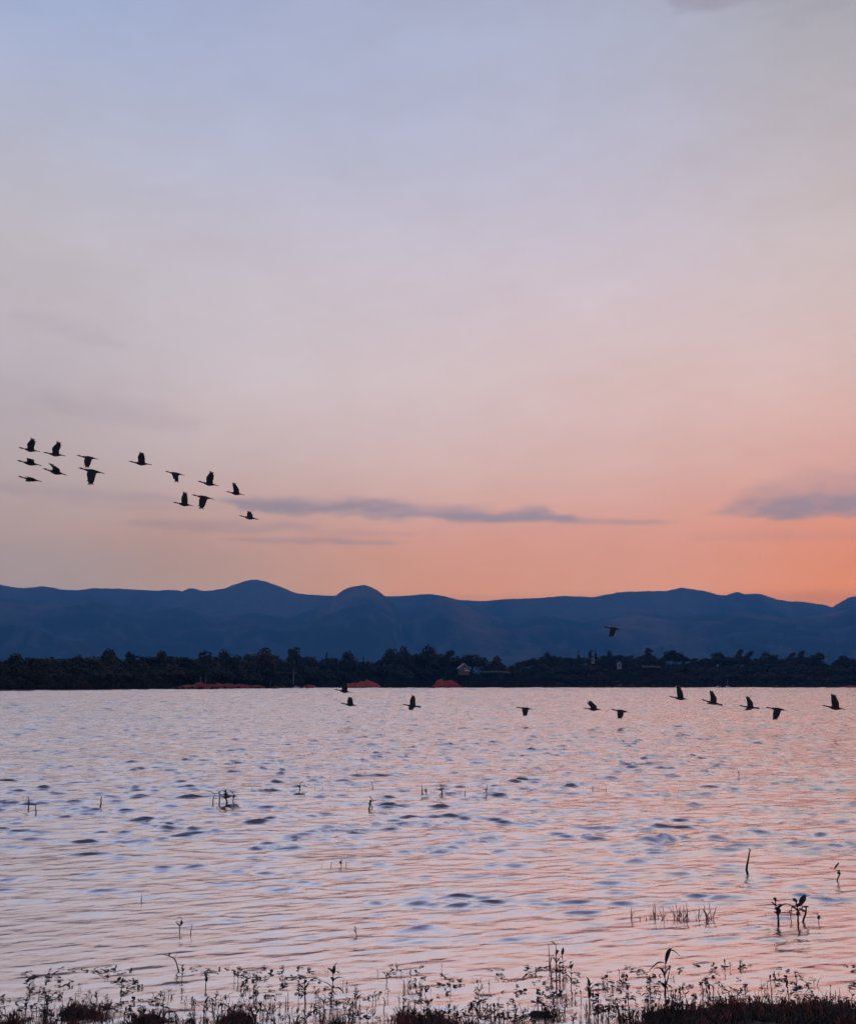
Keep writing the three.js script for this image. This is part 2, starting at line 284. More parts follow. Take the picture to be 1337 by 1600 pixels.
// ------------------------------------------------------------------ near shore
const MOUNDS = [[132, 1586, 0.16, 0.075], [232, 1594, 0.13, 0.06], [372, 1592, 0.18, 0.07], [20, 1594, 0.16, 0.05], [850, 1586, 0.17, 0.085], [1010, 1588, 0.24, 0.07], [1110, 1590, 0.2, 0.07], [1200, 1588, 0.2, 0.07], [1300, 1588, 0.22, 0.075], [520, 1602, 0.16, 0.04], [690, 1602, 0.16, 0.045]];
const moundAt = MOUNDS.map(([px, py, w, h]) => ({ p: onLevel(px, py), w, h }));
function shoreHeight(x, z) {
  let h = -0.024 + (z + 5.98) * 0.16 + (fbm(x * 1.7 + 4, z * 1.7, 3) - 0.5) * 0.09;
  h += 0.05 * smooth(0.6, 1.5, x) * smooth(-6.2, -6.0, z);
  for (const m of moundAt) { const d = Math.hypot((x - m.p.x) / m.w, (z - m.p.z) / (m.w * 0.8)); if (d < 1.6) h += m.h * 0.75 * Math.exp(-d * d * 2.2); }
  h += (noise(x * 24, z * 24) - 0.5) * 0.026 + (noise(x * 9 + 3, z * 9) - 0.5) * 0.05;
  return z < -6.6 ? Math.max(-1.2, -0.14 + (z + 6.6) * 0.09) : Math.min(h, 0.5 + 0.01 * z);
}
{
  const xs = [], zs = []; for (let x = 0; x < 1200;) { xs.push(x); x += x < 3.4 ? 0.025 : Math.max(0.05, (x - 3.3) * 0.25); }
  const X = [...xs.slice(1).reverse().map((v) => -v), ...xs];
  for (let z = -500; z < 400;) { zs.push(z); const d = z < -6.7 ? -6.7 - z : z > -4.9 ? z + 4.9 : 0; z += d === 0 ? 0.025 : Math.max(0.03, Math.min(60, d * 0.24)); }
  const pos = [], col = [];
  for (const z of zs) for (const x of X) { pos.push(x, shoreHeight(x, z), z); const v = 0.6 + 0.8 * fbm(x * 13, z * 13, 3), m = smooth(0.45, 0.6, fbm(x * 3 + 8, z * 3, 3)); for (let c = 0; c < 3; c++) col.push(lerp([0.016, 0.009, 0.007][c], [0.035, 0.012, 0.009][c], m) * v); }
  structure(mesh('shore_ground', geo(pos, gridIndex(zs.length, X.length, false), { color: col }), mat([1, 1, 1], 0.85, { vertexColors: true })), 'dark muddy shore at the bottom edge');
}

// ------------------------------------------------------------------ trees on the far shore
function leafMass(lobes, n, size, rand, flat = 1) {
  const pos = [], vol = lobes.map((l) => (l[3] * l[4] * l[5]) ** 0.7), sum = vol.reduce((a, b) => a + b, 0), v = new THREE.Vector3(), a = new THREE.Vector3(), b = new THREE.Vector3();
  for (let i = 0; i < n; i++) {
    let k = 0, t = rand() * sum; while (k < lobes.length - 1 && t > vol[k]) { t -= vol[k]; k++; }
    const [cx, cy, cz, rx, ry, rz] = lobes[k], q = rand() * 2 - 1, w = rand() * 2 * Math.PI, s = Math.sqrt(1 - q * q), rad = 0.55 + 0.5 * Math.sqrt(rand());
    const x = cx + s * Math.cos(w) * rx * rad, y = cy + q * ry * rad, z = cz + s * Math.sin(w) * rz * rad, e = size * (0.55 + 0.9 * rand());
    v.set(rand() - 0.5 + s * Math.cos(w), rand() - 0.2 + q, rand() - 0.5 + s * Math.sin(w)).normalize();
    a.set(rand() - 0.5, rand() - 0.5, rand() - 0.5).cross(v).normalize(); b.crossVectors(v, a);
    const P = []; for (let c = 0; c < 5; c++) { const th = (c + rand() * 0.8) / 5 * 2 * Math.PI, m = e * (0.45 + 0.75 * rand()); P.push([x + (a.x * Math.cos(th) + b.x * Math.sin(th)) * m, y + (a.y * Math.cos(th) + b.y * Math.sin(th)) * m * flat, z + (a.z * Math.cos(th) + b.z * Math.sin(th)) * m]); }
    pos.push(...P[0], ...P[1], ...P[2], ...P[0], ...P[2], ...P[3], ...P[0], ...P[3], ...P[4]);
  }
  return geo(pos);
}
function trunkTo(lobes, h, r, rand, lean = 0) {
  const parts = [tube([[0, -1.2, 0, r * 1.35], [0, 0, 0, r * 1.2], [lean * 0.25, h * 0.3, 0, r * 0.85], [lean * 0.6, h * 0.6, 0.1, r * 0.6], [lean * 0.9, h * 0.86, 0, r * 0.25]], 7)];
  for (const l of lobes.slice(0, 7)) { const y0 = Math.min(l[1] * 0.62, h * 0.62), f = y0 / h; parts.push(tube([[lean * f, y0, 0, r * 0.45], [lerp(lean * f, l[0], 0.5), lerp(y0, l[1], 0.6), l[2] * 0.5, r * 0.28], [l[0], l[1], l[2], r * 0.1]], 5)); }
  return mergeGeometries(parts.map((p) => p.toNonIndexed()));
}
// every kind stands 10 m high
const KINDS = {
  broad(rand) { const L = [[0, 6.2, 0, 2.6, 2.4, 2.5]]; for (let i = 0; i < 8; i++) { const w = i / 8 * 6.28 + rand(), d = 2.0 + rand() * 1.1; L.push([Math.cos(w) * d, 4.3 + rand() * 3.2, Math.sin(w) * d, 1.2 + rand() * 0.7, 1 + rand() * 0.6, 1.2 + rand() * 0.7]); } L.push([0.4 - rand(), 8.5, 0, 1.5, 1.35, 1.5]); return [L, 900, 0.4, 0.26, 0]; },
  round(rand) { const L = [[0, 5.6, 0, 3, 3.2, 3]]; for (let i = 0; i < 7; i++) { const w = i / 7 * 6.28 + rand(), d = 2.3 + rand() * 0.8; L.push([Math.cos(w) * d, 2.8 + rand() * 4.2, Math.sin(w) * d, 1.3, 1.2 + rand() * 0.5, 1.3]); } L.push([rand() - 0.5, 8.4, 0, 1.8, 1.5, 1.8]); return [L, 1000, 0.4, 0.24, 0]; },
  gum(rand) { const L = []; for (let i = 0; i < 9; i++) { const y = 4.6 + i * 0.56, d = (1.7 - i * 0.12) * (0.5 + rand() * 0.7), w = i * 2.4 + rand(); L.push([Math.cos(w) * d + 0.25, y, Math.sin(w) * d, 0.95 + rand() * 0.45, 0.75 + rand() * 0.3, 0.95]); } return [L, 620, 0.34, 0.2, 0.3]; },
  swept(rand) { const L = []; for (let i = 0; i < 8; i++) { const t = i / 7; L.push([-1.6 + t * 3.4 + rand() * 0.5, 4.2 + t * 4.4 + rand() * 0.6, (rand() - 0.5) * 2.4, 1.5 - t * 0.6, 1.1 - t * 0.25, 1.4]); } L.push([-0.5, 4.6, 0, 2.2, 1.5, 2]); return [L, 760, 0.36, 0.24, 1.4]; },
  cone(rand) { const L = []; for (let i = 0; i < 8; i++) { const t = i / 7, w = rand() * 6; L.push([Math.cos(w) * 0.3, 1.8 + t * 7.6, Math.sin(w) * 0.3, 1.75 * (1 - t * 0.85), 0.72, 1.75 * (1 - t * 0.85)]); } return [L, 620, 0.33, 0.2, 0]; },
  flat(rand) { const L = []; for (let i = 0; i < 9; i++) { const w = i / 9 * 6.28 + rand(), d = 0.8 + rand() * 2.6; L.push([Math.cos(w) * d, 7.3 + rand() * 1.7 - d * 0.25, Math.sin(w) * d, 1.45 + rand() * 0.5, 0.8 + rand() * 0.3, 1.4]); } L.push([0, 8.7, 0, 2, 1.1, 2]); return [L, 800, 0.36, 0.26, 0.2]; },
  shrub(rand) { const L = []; for (let i = 0; i < 7; i++) { const w = i / 7 * 6.28 + rand(), d = 1.5 + rand() * 2.6; L.push([Math.cos(w) * d, 2.4 + rand() * 3.2, Math.sin(w) * d, 2.2 + rand(), 2 + rand(), 2.2 + rand()]); } L.push([0, 5.6, 0, 3, 3.6, 3]); return [L, 620, 0.52, 0.2, 0]; },
};
const LEAF = [mat([0.016, 0.024, 0.013]), mat([0.021, 0.026, 0.012]), mat([0.03, 0.027, 0.013]), mat([0.012, 0.019, 0.015]), mat([0.04, 0.03, 0.017])];
const BARK = mat([0.06, 0.045, 0.035]), PALE_BARK = mat([0.2, 0.18, 0.16]);
const TREES = {};
for (const [kind, make] of Object.entries(KINDS)) TREES[kind] = [0, 1, 2].map((s) => {
  const rand = rng(kind.length * 1000 + s * 77 + kind.charCodeAt(0)), [L, n, size, r, lean] = make(rand), crown = leafMass(L, n, size, rand);
  crown.computeBoundingBox();
  return { crown, trunk: trunkTo(L, 9, r, rand, lean), top: crown.boundingBox.max.y, width: crown.boundingBox.max.x - crown.boundingBox.min.x };
});
const treeRand = rng(4242);
const nearest = (marks, px) => marks.reduce((a, b) => (Math.abs(b[0] - px) < Math.abs(a[0] - px) ? b : a))[1];
const SHORE_MARKS = [[-20, 'at the very left edge'], [30, 'by the rounded tree at the left end'], [100, 'left of the tall dome-topped tree'], [172, 'round the tall dome-topped tree'], [230, 'by the spindly ragged tree'], [295, 'at the left end of the dark red bank'], [350, 'above the middle of the dark red bank'], [410, 'above the right end of the dark red bank'], [462, 'above the small white boat'], [515, 'left of the orange red mound'], [565, 'above the orange red mound'], [620, 'below the large domed tree'], [672, 'round the tallest windblown tree'], [725, 'by the small pale house'], [780, 'right of the small pale house'], [835, 'at the left foot of the wooded hill'], [880, 'left of the conifers'], [925, 'below the conifers'], [970, 'near the low white hut'], [1015, 'by the earth track on the hill'], [1060, 'above the white boat under the raised wing'], [1100, 'at the dip of the crest'], [1140, 'above the masted boat'], [1185, 'below the broad bushy crown'], [1240, 'below the last leaning trees'], [1290, 'below the tiny white hut'], [1340, 'at the right edge']];
function tree(kind, px, topPy, r, label, group, { widthPx, tint, pale, name, category } = {}) {
  const v = TREES[kind][Math.floor(treeRand() * 3)], g = thing(name ?? { broad: 'broadleaf_tree', round: 'round_tree', gum: 'tall_tree', swept: 'leaning_tree', cone: 'conifer_tree', flat: 'flat_topped_tree', shrub: 'shrub' }[kind], label, category ?? (kind === 'shrub' ? 'shrub' : 'tree'), group);
  const p = atRange(px, topPy, r), base = landHeight(px, r) - 0.15, s = Math.max(0.25, (p.y - base) / v.top);
  const w = widthPx ? clamp(1.15 * widthPx / F * r / v.width / s, 0.6, 2.2) : 0.85 + treeRand() * 0.4;
  g.position.set(p.x, base, p.z); g.scale.set(s * w, s, s * w);
  g.rotation.y = kind === 'swept' ? (treeRand() - 0.5) * 0.8 : treeRand() * 6.28;
  mesh('trunk', v.trunk, pale ? PALE_BARK : BARK, g);
  mesh('crown', v.crown, LEAF[tint ?? Math.floor(treeRand() * 4)], g);
  return g;
}
// trees that stand out, by pixel of their crown's top
const OUT = [
  ['round', 25, 1020, 50, 36, 'rounded dark tree topping the wood at the far left end of the shore'],
  ['broad', 122, 1021, 55, 40, 'low wide tree left of the tallest crown in the left-hand wood'],
  ['round', 172, 1012.5, 60, 36, 'tall dome-topped tree rising highest in the left-hand wood'],
  ['gum', 205, 1017, 60, 22, 'thin ragged tree just right of the tall dome-topped tree on the left'],
  ['gum', 252, 1016, 60, 24, 'spindly tree with a ragged top above the left-hand wood'],
  ['round', 322, 1016, 35, 46, 'rounded tree standing over the start of the dark red bank'],
  ['broad', 352, 1013.5, 45, 44, 'broad tree over the dark red bank, first of two tall crowns'],
  ['broad', 412, 1011.5, 45, 50, 'broad brownish tree over the right part of the dark red bank', 4],
  ['gum', 459, 1010.5, 14, 26, 'tall ragged tree with a pale bare trunk near the small red bank', 0, true],
  ['gum', 315, 1034, 13, 22, 'short tree with a pale trunk on the dark red bank, left of two', 0, true],
  ['gum', 323, 1036, 13, 20, 'short tree with a pale trunk on the dark red bank, right of two', 3, true],
  ['cone', 512, 1019.5, 60, 16, 'small dark pointed tree on the dip in the middle skyline'],
  ['round', 543, 1016.5, 60, 34, 'rounded tree with a peaked top left of the skyline gap'],
  ['cone', 568, 1026, 70, 10, 'smallest pointed tree in the gap of the middle skyline'],
  ['round', 612, 1011.5, 60, 46, 'large domed tree right of the skyline gap, left of a pair'],
  ['broad', 632, 1008.5, 70, 34, 'tall dark tree between the two domed crowns at the middle'],
  ['broad', 672, 1006.5, 60, 52, 'tallest windblown tree at the middle, above the orange clay bank', 3],
  ['swept', 694, 1014, 50, 30, 'tree leaning right beside the tallest tree at the middle'],
  ['round', 711, 1024.5, 75, 36, 'dark round tree just left of the small pale house'],
  ['flat', 737, 1022.5, 70, 56, 'dense flat-topped tree just behind the small pale house'],
  ['round', 775, 1024, 60, 26, 'round dark tree right of the small pale house'],
  ['broad', 855, 1017.5, 170, 26, 'wide crown where the right-hand wooded hill begins'],
  ['cone', 904, 1016.5, 200, 11, 'pointed conifer on the hill crest, leftmost of three'],
  ['cone', 922, 1014.5, 200, 15, 'pointed conifer on the hill crest, tallest of three'],
  ['cone', 931, 1016, 200, 11, 'pointed conifer on the hill crest, rightmost of three'],
  ['round', 951, 1016, 200, 14, 'small round tree on the hill crest right of the conifers'],
  ['gum', 1012, 1011.5, 190, 16, 'tall thin tree sticking up highest from the right-hand hill crest'],
  ['flat', 1050, 1015.5, 190, 28, 'flat wide crown on the hill crest right of the thin tall tree'],
  ['flat', 1122, 1018.5, 180, 24, 'flat crown on the crest right of the long dip'],
  ['swept', 1150, 1013.5, 180, 18, 'tree leaning right, tallest on the crest near the far boats'],
  ['swept', 1166, 1015.5, 180, 18, 'smaller right-leaning tree beside the tallest leaning one on the crest'],
  ['broad', 1196, 1017, 180, 30, 'broad bushy crown between the two groups of leaning trees'],
  ['swept', 1232, 1018.5, 180, 18, 'leaning tree with a slanted top, left of the last leaning tree'],
  ['swept', 1248, 1015, 180, 18, 'last tall leaning tree before the white hut on the crest'],
  ['flat', 1278, 1019, 180, 22, 'low flat crown just left of the white hut on the crest'],
  ['round', 1316, 1023, 170, 26, 'low round crown right of the white hut on the crest'],
];
for (const [kind, px, py, off, widthPx, label, tint, pale] of OUT) tree(kind, px, py, shoreR(px) + off, label, undefined, { widthPx, tint, pale });
const TOPLINE = [[-60, 1024], [0, 1025], [60, 1024], [100, 1023], [150, 1021], [200, 1021], [285, 1021], [300, 1024], [330, 1019], [440, 1017], [490, 1020], [560, 1028], [590, 1030], [605, 1020], [690, 1018], [705, 1028], [760, 1029], [790, 1036], [815, 1028], [850, 1022], [890, 1023], [960, 1019], [1060, 1020], [1080, 1025], [1130, 1022], [1220, 1022], [1280, 1024], [1400, 1025]];
const rows = [
  { from: -40, to: 450, step: 17, off: 70, drop: 2, jit: 5, kinds: ['broad', 'round', 'broad', 'gum'], label: 'back-row tree of the left-hand wood', group: 'wood on the left-hand shore', width: 44 },
  { from: -40, to: 450, step: 24, off: 30, drop: 16, jit: 9, kinds: ['round', 'broad'], label: 'front-row tree of the left-hand wood', group: 'wood on the left-hand shore', width: 46 },
  { from: 455, to: 800, step: 14, off: 75, drop: 3, jit: 5, kinds: ['broad', 'round', 'flat', 'gum'], label: 'back-row tree of the middle wood', group: 'wood on the middle shore', width: 34 },
  { from: 455, to: 800, step: 17, off: 45, drop: 17, jit: 8, kinds: ['round', 'broad'], label: 'front-row tree of the middle wood', group: 'wood on the middle shore', width: 36 },
  { from: 800, to: 1390, step: 11, off: 190, drop: 2.5, jit: 4, kinds: ['round', 'broad', 'flat', 'swept'], label: 'small tree on the hill crest', group: 'wood on the right-hand hill', width: 25 },
  { from: 800, to: 1390, step: 17, off: 120, drop: 14, jit: 6, kinds: ['round', 'broad'], label: 'small tree halfway up the hill', group: 'wood on the right-hand hill', width: 32 },
  { from: 800, to: 1390, step: 20, off: 62, drop: 27, jit: 6, kinds: ['round', 'shrub'], label: 'small tree low on the hill', group: 'wood on the right-hand hill', width: 34, name: 'round_tree', category: 'tree' },
];
const CLEAR = [[300, 332, 1052, 1075], [705, 740, 1034, 1076], [745, 795, 1046, 1056], [455, 600, 1058, 1080], [675, 722, 1046, 1080], [955, 978, 1034, 1044], [1000, 1034, 1038, 1046], [1282, 1296, 1012, 1028]];
for (const row of rows) for (let px = row.from; px < row.to; px += row.step * (0.75 + 0.5 * treeRand())) {
  const py = table(TOPLINE, px) + row.drop + treeRand() * row.jit, r = shoreR(px) + row.off * (0.85 + 0.3 * treeRand());
  if (CLEAR.some(([a, b, c]) => px > a - 4 && px < b + 4 && py > c - 12 && row.off < 100)) continue;
  if (CLEAR.some(([a, b, c]) => px > a - 5 && px < b + 5 && c < 1040 && py > c - 8)) continue;
  const kind = row.kinds[Math.floor(treeRand() * row.kinds.length)];
  tree(kind, px, py, r, row.label + ', ' + nearest(SHORE_MARKS, px), row.group, { widthPx: row.width * (0.8 + 0.5 * treeRand()), name: row.name, category: row.category });
}
// shrubs along the water's edge, too close-grown to tell apart: one mass
{
  const proto = TREES.shrub[0].crown, list = [], r0 = rng(91);
  for (let px = -60; px < 1400; px += 4) for (let k = 0; k < 7; k++) {
    const x = px + r0() * 5, bankHere = (x > 268 && x < 430) || (x > 466 && x < 499) || (x > 525 && x < 598) || (x > 674 && x < 724), right = smooth(790, 850, x);
    const off = (bankHere ? 20 : 4) + k * lerp(12, 30, right) + r0() * lerp(12, 26, right), r = shoreR(x) + off, base = landHeight(x, r) - 0.3;
    const most = atRange(x, table(TOPLINE, x) + 7 + r0() * 14, r).y - base;
    let h = lerp(2.2, lerp(9, 7, right), Math.min(1, k / 3)) * (0.6 + 0.8 * r0()); h = Math.min(h, most);
    const clear = CLEAR.find(([a, b, , d]) => x > a && x < b && d < 1060 && off < 150); if (clear) h = Math.min(h, atRange(x, clear[3] + 1, r).y - base);
    if (bankHere && k < 2) h *= 0.35;
    if (bankHere && k > 2 && r0() < 0.35) { const q = atRange(x, 1075, shoreR(x) + 1.5 + r0() * 4); list.push([q.x, -0.2, q.z, 0.08 + 0.14 * r0() ** 2, r0() * 6.28, 1.2]); }
    if (h < 0.5) continue;
    const p = atRange(x, 1075, r);
    list.push([p.x, base, p.z, h / 9, r0() * 6.28, h > 5 ? 0.7 + r0() * 0.4 : 0.9 + r0() * 0.8]);
  }
  const im = new THREE.InstancedMesh(proto, mat([1, 1, 1], 1), list.length), o = new THREE.Object3D(), c = new THREE.Color();
  list.forEach(([x, y, z, s, w, k], i) => { o.position.set(x, y, z); o.rotation.y = w; o.scale.set(s * k, s, s * k); o.updateMatrix(); im.setMatrixAt(i, o.matrix); const t = r0(), v = 0.6 + 0.7 * r0(); im.setColorAt(i, c.setRGB(lerp(0.013, 0.032, t) * v, lerp(0.02, 0.023, t) * v, lerp(0.012, 0.014, t) * v)); });
  im.name = 'shoreline_scrub'; im.castShadow = im.receiveShadow = true; scene.add(im);
  stuff(im, 'dark scrub growing close along the far waterline', 'scrub');
}

// ------------------------------------------------------------------ red clay banks
function clayBank(px0, px1, profile, off, label, rgb, seed) {
  const cols = 60, rws = 14, pos = [], col = [];
  for (let i = 0; i < rws; i++) for (let j = 0; j < cols; j++) {
    const u = j / (cols - 1), px = lerp(px0, px1, u), v = i / (rws - 1), r0 = shoreR(px) + off, topH = Math.max(0.1, (table(profile, px)) / F * r0 * (0.62 + 0.7 * fbm(px * 0.22 + seed, 8, 3))), n = fbm(px * 0.35 + seed, v * 3, 3) * 1.8 - 0.9;
    const gully = 1 - Math.abs(noise(px * 0.22 + seed * 3, 4.2) * 2 - 1);
    const steep = v < 0.7, t = v / 0.7, depth = steep ? t ** 1.6 * 4.5 + n * 1.8 + gully * 1.4 * (1 - t) : 4.5 + (v - 0.7) / 0.3 * 14, h = steep ? topH * Math.sin(t * Math.PI / 2) ** 0.8 : topH * (1 - 0.25 * ((v - 0.7) / 0.3)) + n * 0.5;
    const r = r0 + depth, a = azOf(px) * DEG;
    pos.push(r * Math.sin(a), h - 0.35 * (i === 0), -r * Math.cos(a));
    const band = noise(h * 2.4 + seed, px * 0.05), s = 0.65 + 0.7 * fbm(px * 0.8 + seed, h * 1.6, 3), dry = smooth(0.5, 0.66, fbm(px * 0.16 + seed, h * 0.7 + 4, 3)), turf = smooth(0.52, 0.66, v * 0.9 + (fbm(px * 0.33 + seed, v * 2.5 + seed, 3) - 0.5) * 0.9);
    for (let c = 0; c < 3; c++) col.push(lerp(lerp(rgb[c] * lerp(0.75, 1.15, band), [0.3, 0.13, 0.085][c], dry * 0.55), [0.05, 0.045, 0.03][c], turf) * s);
  }
  tag(mesh('clay_bank', geo(pos, gridIndex(rws, cols, true), { color: col }), mat([1, 1, 1], 1, { vertexColors: true })), label, 'clay bank');
}
clayBank(268, 428, [[268, 0], [280, 5], [310, 10], [345, 9], [380, 7], [410, 5], [428, 0]], 1, 'long low dark red bank along the waterline below the wood', [0.24, 0.03, 0.026], 1.3);
clayBank(424, 456, [[424, 0], [432, 4], [447, 5], [456, 0]], 1, 'short brown bank just left of the small white boat', [0.2, 0.06, 0.045], 5.9);
clayBank(466, 499, [[466, 0], [474, 3], [484, 6.5], [493, 5], [499, 0]], 1, 'small bright red bank at the waterline near the white boat', [0.6, 0.06, 0.04], 2.7);
clayBank(528, 598, [[528, 0], [540, 6], [560, 8], [575, 13], [588, 11], [598, 0]], 2, 'orange red mound with dark hollows at the waterline', [0.55, 0.09, 0.05], 7.7);
clayBank(672, 724, [[672, 0], [677, 6], [684, 13], [692, 15], [703, 12], [712, 8], [718, 4], [724, 0]], 2, 'tall orange clay cliff below the small pale house', [0.5, 0.06, 0.04], 3.1);
clayBank(1290, 1345, [[1290, 0], [1310, 3], [1330, 4], [1345, 3]], 1, 'faint dark red bank at the right end of the far waterline', [0.28, 0.05, 0.045], 9.1);

// ------------------------------------------------------------------ houses, track, boats far away
const PLASTER = mat([0.26, 0.25, 0.26], 0.8), WHITE = mat([0.72, 0.7, 0.68], 0.6), ROOF = mat([0.3, 0.3, 0.32], 0.7), DARK = mat([0.03, 0.03, 0.035], 0.4), WOOD = mat([0.16, 0.1, 0.07], 0.8);
const PANE = new THREE.MeshPhysicalMaterial({ color: new THREE.Color().setRGB(0.02, 0.025, 0.03), roughness: 0.08, metalness: 0.1 });
function facing(o, p) { o.position.copy(p); o.rotation.y = Math.atan2(-p.x, -p.z); }
function prism(w, h, d, t) { const s = new THREE.Shape([[-w / 2, 0], [0, h], [w / 2, 0], [w / 2 - t * 1.2, 0], [0, h - t], [-w / 2 + t * 1.2, 0]].map((p) => new THREE.Vector2(...p))); return new THREE.ExtrudeGeometry(s, { depth: d, bevelEnabled: false }).translate(0, 0, -d / 2); }
function gable(w, h, d) { const s = new THREE.Shape([[-w / 2, 0], [0, h], [w / 2, 0]].map((p) => new THREE.Vector2(...p))); return new THREE.ExtrudeGeometry(s, { depth: d, bevelEnabled: false }).translate(0, 0, -d / 2); }
{
  const px = 724, r = shoreR(px) + 30, p = atRange(px, 1049, r), h = thing('house', 'small pale gabled house among trees above the orange cliff', 'house');
  facing(h, new THREE.Vector3(p.x, p.y, p.z)); h.rotation.y += 0.25;
  mesh('wall', boxAt(8, 5.4, 6, 0, -0.3, 0), mat([0.14, 0.12, 0.11], 0.9), h);
  mesh('gable_wall', gable(7.6, 3.1, 5.6).translate(0, 2.4, 0), mat([0.14, 0.12, 0.11], 0.9), h);
  const roof = mesh('roof', prism(10.4, 4.2, 7.2, 0.45).translate(0, 2.2, 0), mat([0.34, 0.35, 0.38], 0.6), h);
  mesh('chimney', boxAt(0.7, 1.6, 0.7, -1.6, 5.6, -1), WOOD, roof);
  const dormer = mesh('gable_window', boxAt(2.2, 1.7, 0.16, 1.4, 1.6, 3.02), WHITE, h); mesh('pane', boxAt(1.5, 1.1, 0.06, 1.4, 1.65, 3.14), PANE, dormer);
  mesh('balcony', boxAt(3.6, 0.5, 1.3, 2.1, 0.4, 3.6), WHITE, h);
  mesh('door', boxAt(1, 2.1, 0.1, -2, -1.2, 3.05), WOOD, h);
  const w = mesh('window', boxAt(1.6, 1.2, 0.12, -2, 1.4, 3.04), WHITE, h); mesh('pane', boxAt(1.3, 0.9, 0.06, -2, 1.4, 3.12), PANE, w);
}
function hut(px, py, off, w, label, yaw) {
  const r = shoreR(px) + off, p = atRange(px, py, r), h = thing('hut', label, 'house'); facing(h, p); h.rotation.y += yaw;
  mesh('wall', boxAt(w, 5, w * 0.8, 0, -0.9, 0), PLASTER, h);
  mesh('gable_wall', gable(w * 0.97, w * 0.3, w * 0.76).translate(0, 1.6, 0), PLASTER, h);
  mesh('roof', prism(w * 1.2, w * 0.4, w * 0.96, 0.2).translate(0, 1.45, 0), ROOF, h);
  mesh('door', boxAt(0.9, 2, 0.08, -w * 0.2, -0.2, w * 0.4 + 0.02), WOOD, h);
  const n = mesh('window', boxAt(1, 0.9, 0.08, w * 0.2, 0.2, w * 0.4 + 0.02), WOOD, h); mesh('pane', boxAt(0.8, 0.7, 0.05, w * 0.2, 0.2, w * 0.4 + 0.07), PANE, n);
}
hut(1289.5, 1026, 150, 2.2, 'tiny white hut showing between trees on the right-hand crest', 0.2);
hut(967, 1039.5, 96, 3.6, 'low white hut halfway up the wooded hill', 0.35);
hut(926, 1031.5, 140, 2.6, 'dim small hut high on the hill below the conifers', -0.3);
function track(px0, px1, py, off, label) {
  const pos = [], n = 24, idx = [];
  for (let i = 0; i < n; i++) { const px = lerp(px0, px1, i / (n - 1)), r = shoreR((px0 + px1) / 2) + off, y = py + Math.sin(i * 0.3) * 0.6 + (i / n) * 2, a = atRange(px, y, r), b = atRange(px, y - 1 - noise(i * 0.7, py) * 1.2, r + 8), c = atRange(px, y + 1.2, r - 0.6); pos.push(c.x, c.y, c.z, a.x, a.y, a.z, b.x, b.y, b.z); }
  for (let i = 0; i < n - 1; i++) for (let k = 0; k < 2; k++) { const o = i * 3 + k; idx.push(o, o + 3, o + 1, o + 1, o + 3, o + 4); }
  structure(mesh('path', geo(pos, idx), mat([0.06, 0.052, 0.046], 1)), label);
}
track(745, 796, 1049, 24, 'pale earth track beside the small pale house');
track(1002, 1032, 1041, 84, 'pale earth track crossing the right-hand hill');
function boat(px, len, label, mast, cabinW) {
  const r = shoreR(px) - 4, p = atRange(px, 1075, r), b = thing('motorboat', label, 'boat'); facing(b, new THREE.Vector3(p.x, 0, p.z)); b.rotation.y += 0.2;
  const pos = [], idx = [], S = 10, R = 7;
  for (let i = 0; i < S; i++) for (let j = 0; j < R; j++) { const u = i / (S - 1), w = 0.13 * len * Math.sin(Math.min(1, (1 - u) * 1.9 + 0.02) * Math.PI / 2), a = (j / (R - 1) - 0.5) * Math.PI; pos.push((u - 0.5) * len, 0.8 + 0.35 * u * u - Math.cos(a) * (0.95 - 0.35 * u), Math.sin(a) * w); }
  const gi = gridIndex(S, R); const g = geo(pos, gi); mesh('hull', g, WHITE, b);
  mesh('deck', new THREE.CylinderGeometry(len * 0.115, len * 0.115, 0.08, 20).scale(3.4, 1, 1).translate(-0.06 * len, 0.78, 0), WHITE, b);
  mesh('cabin', boxAt(cabinW, 1, len * 0.17, -0.05 * len, 1.3, 0), WHITE, b);
  mesh('windscreen', boxAt(cabinW * 0.6, 0.45, len * 0.175, 0, 1.45, 0), PANE, b);
  if (mast) mesh('mast', tube([[0.1, 1.7, 0, 0.07], [0.1, 6.5, 0, 0.05]]), WHITE, b);
}
boat(463, 5.5, 'small white boat at the point of the brown bank', false, 1.2);
boat(1058, 5, 'white boat at the far waterline just above a raised wing', false, 2);
boat(1121, 4, 'smaller white boat left of the masted boat on the far waterline', false, 1.4);
boat(1136, 5, 'white boat with a thin mast on the far waterline', true, 1.8);

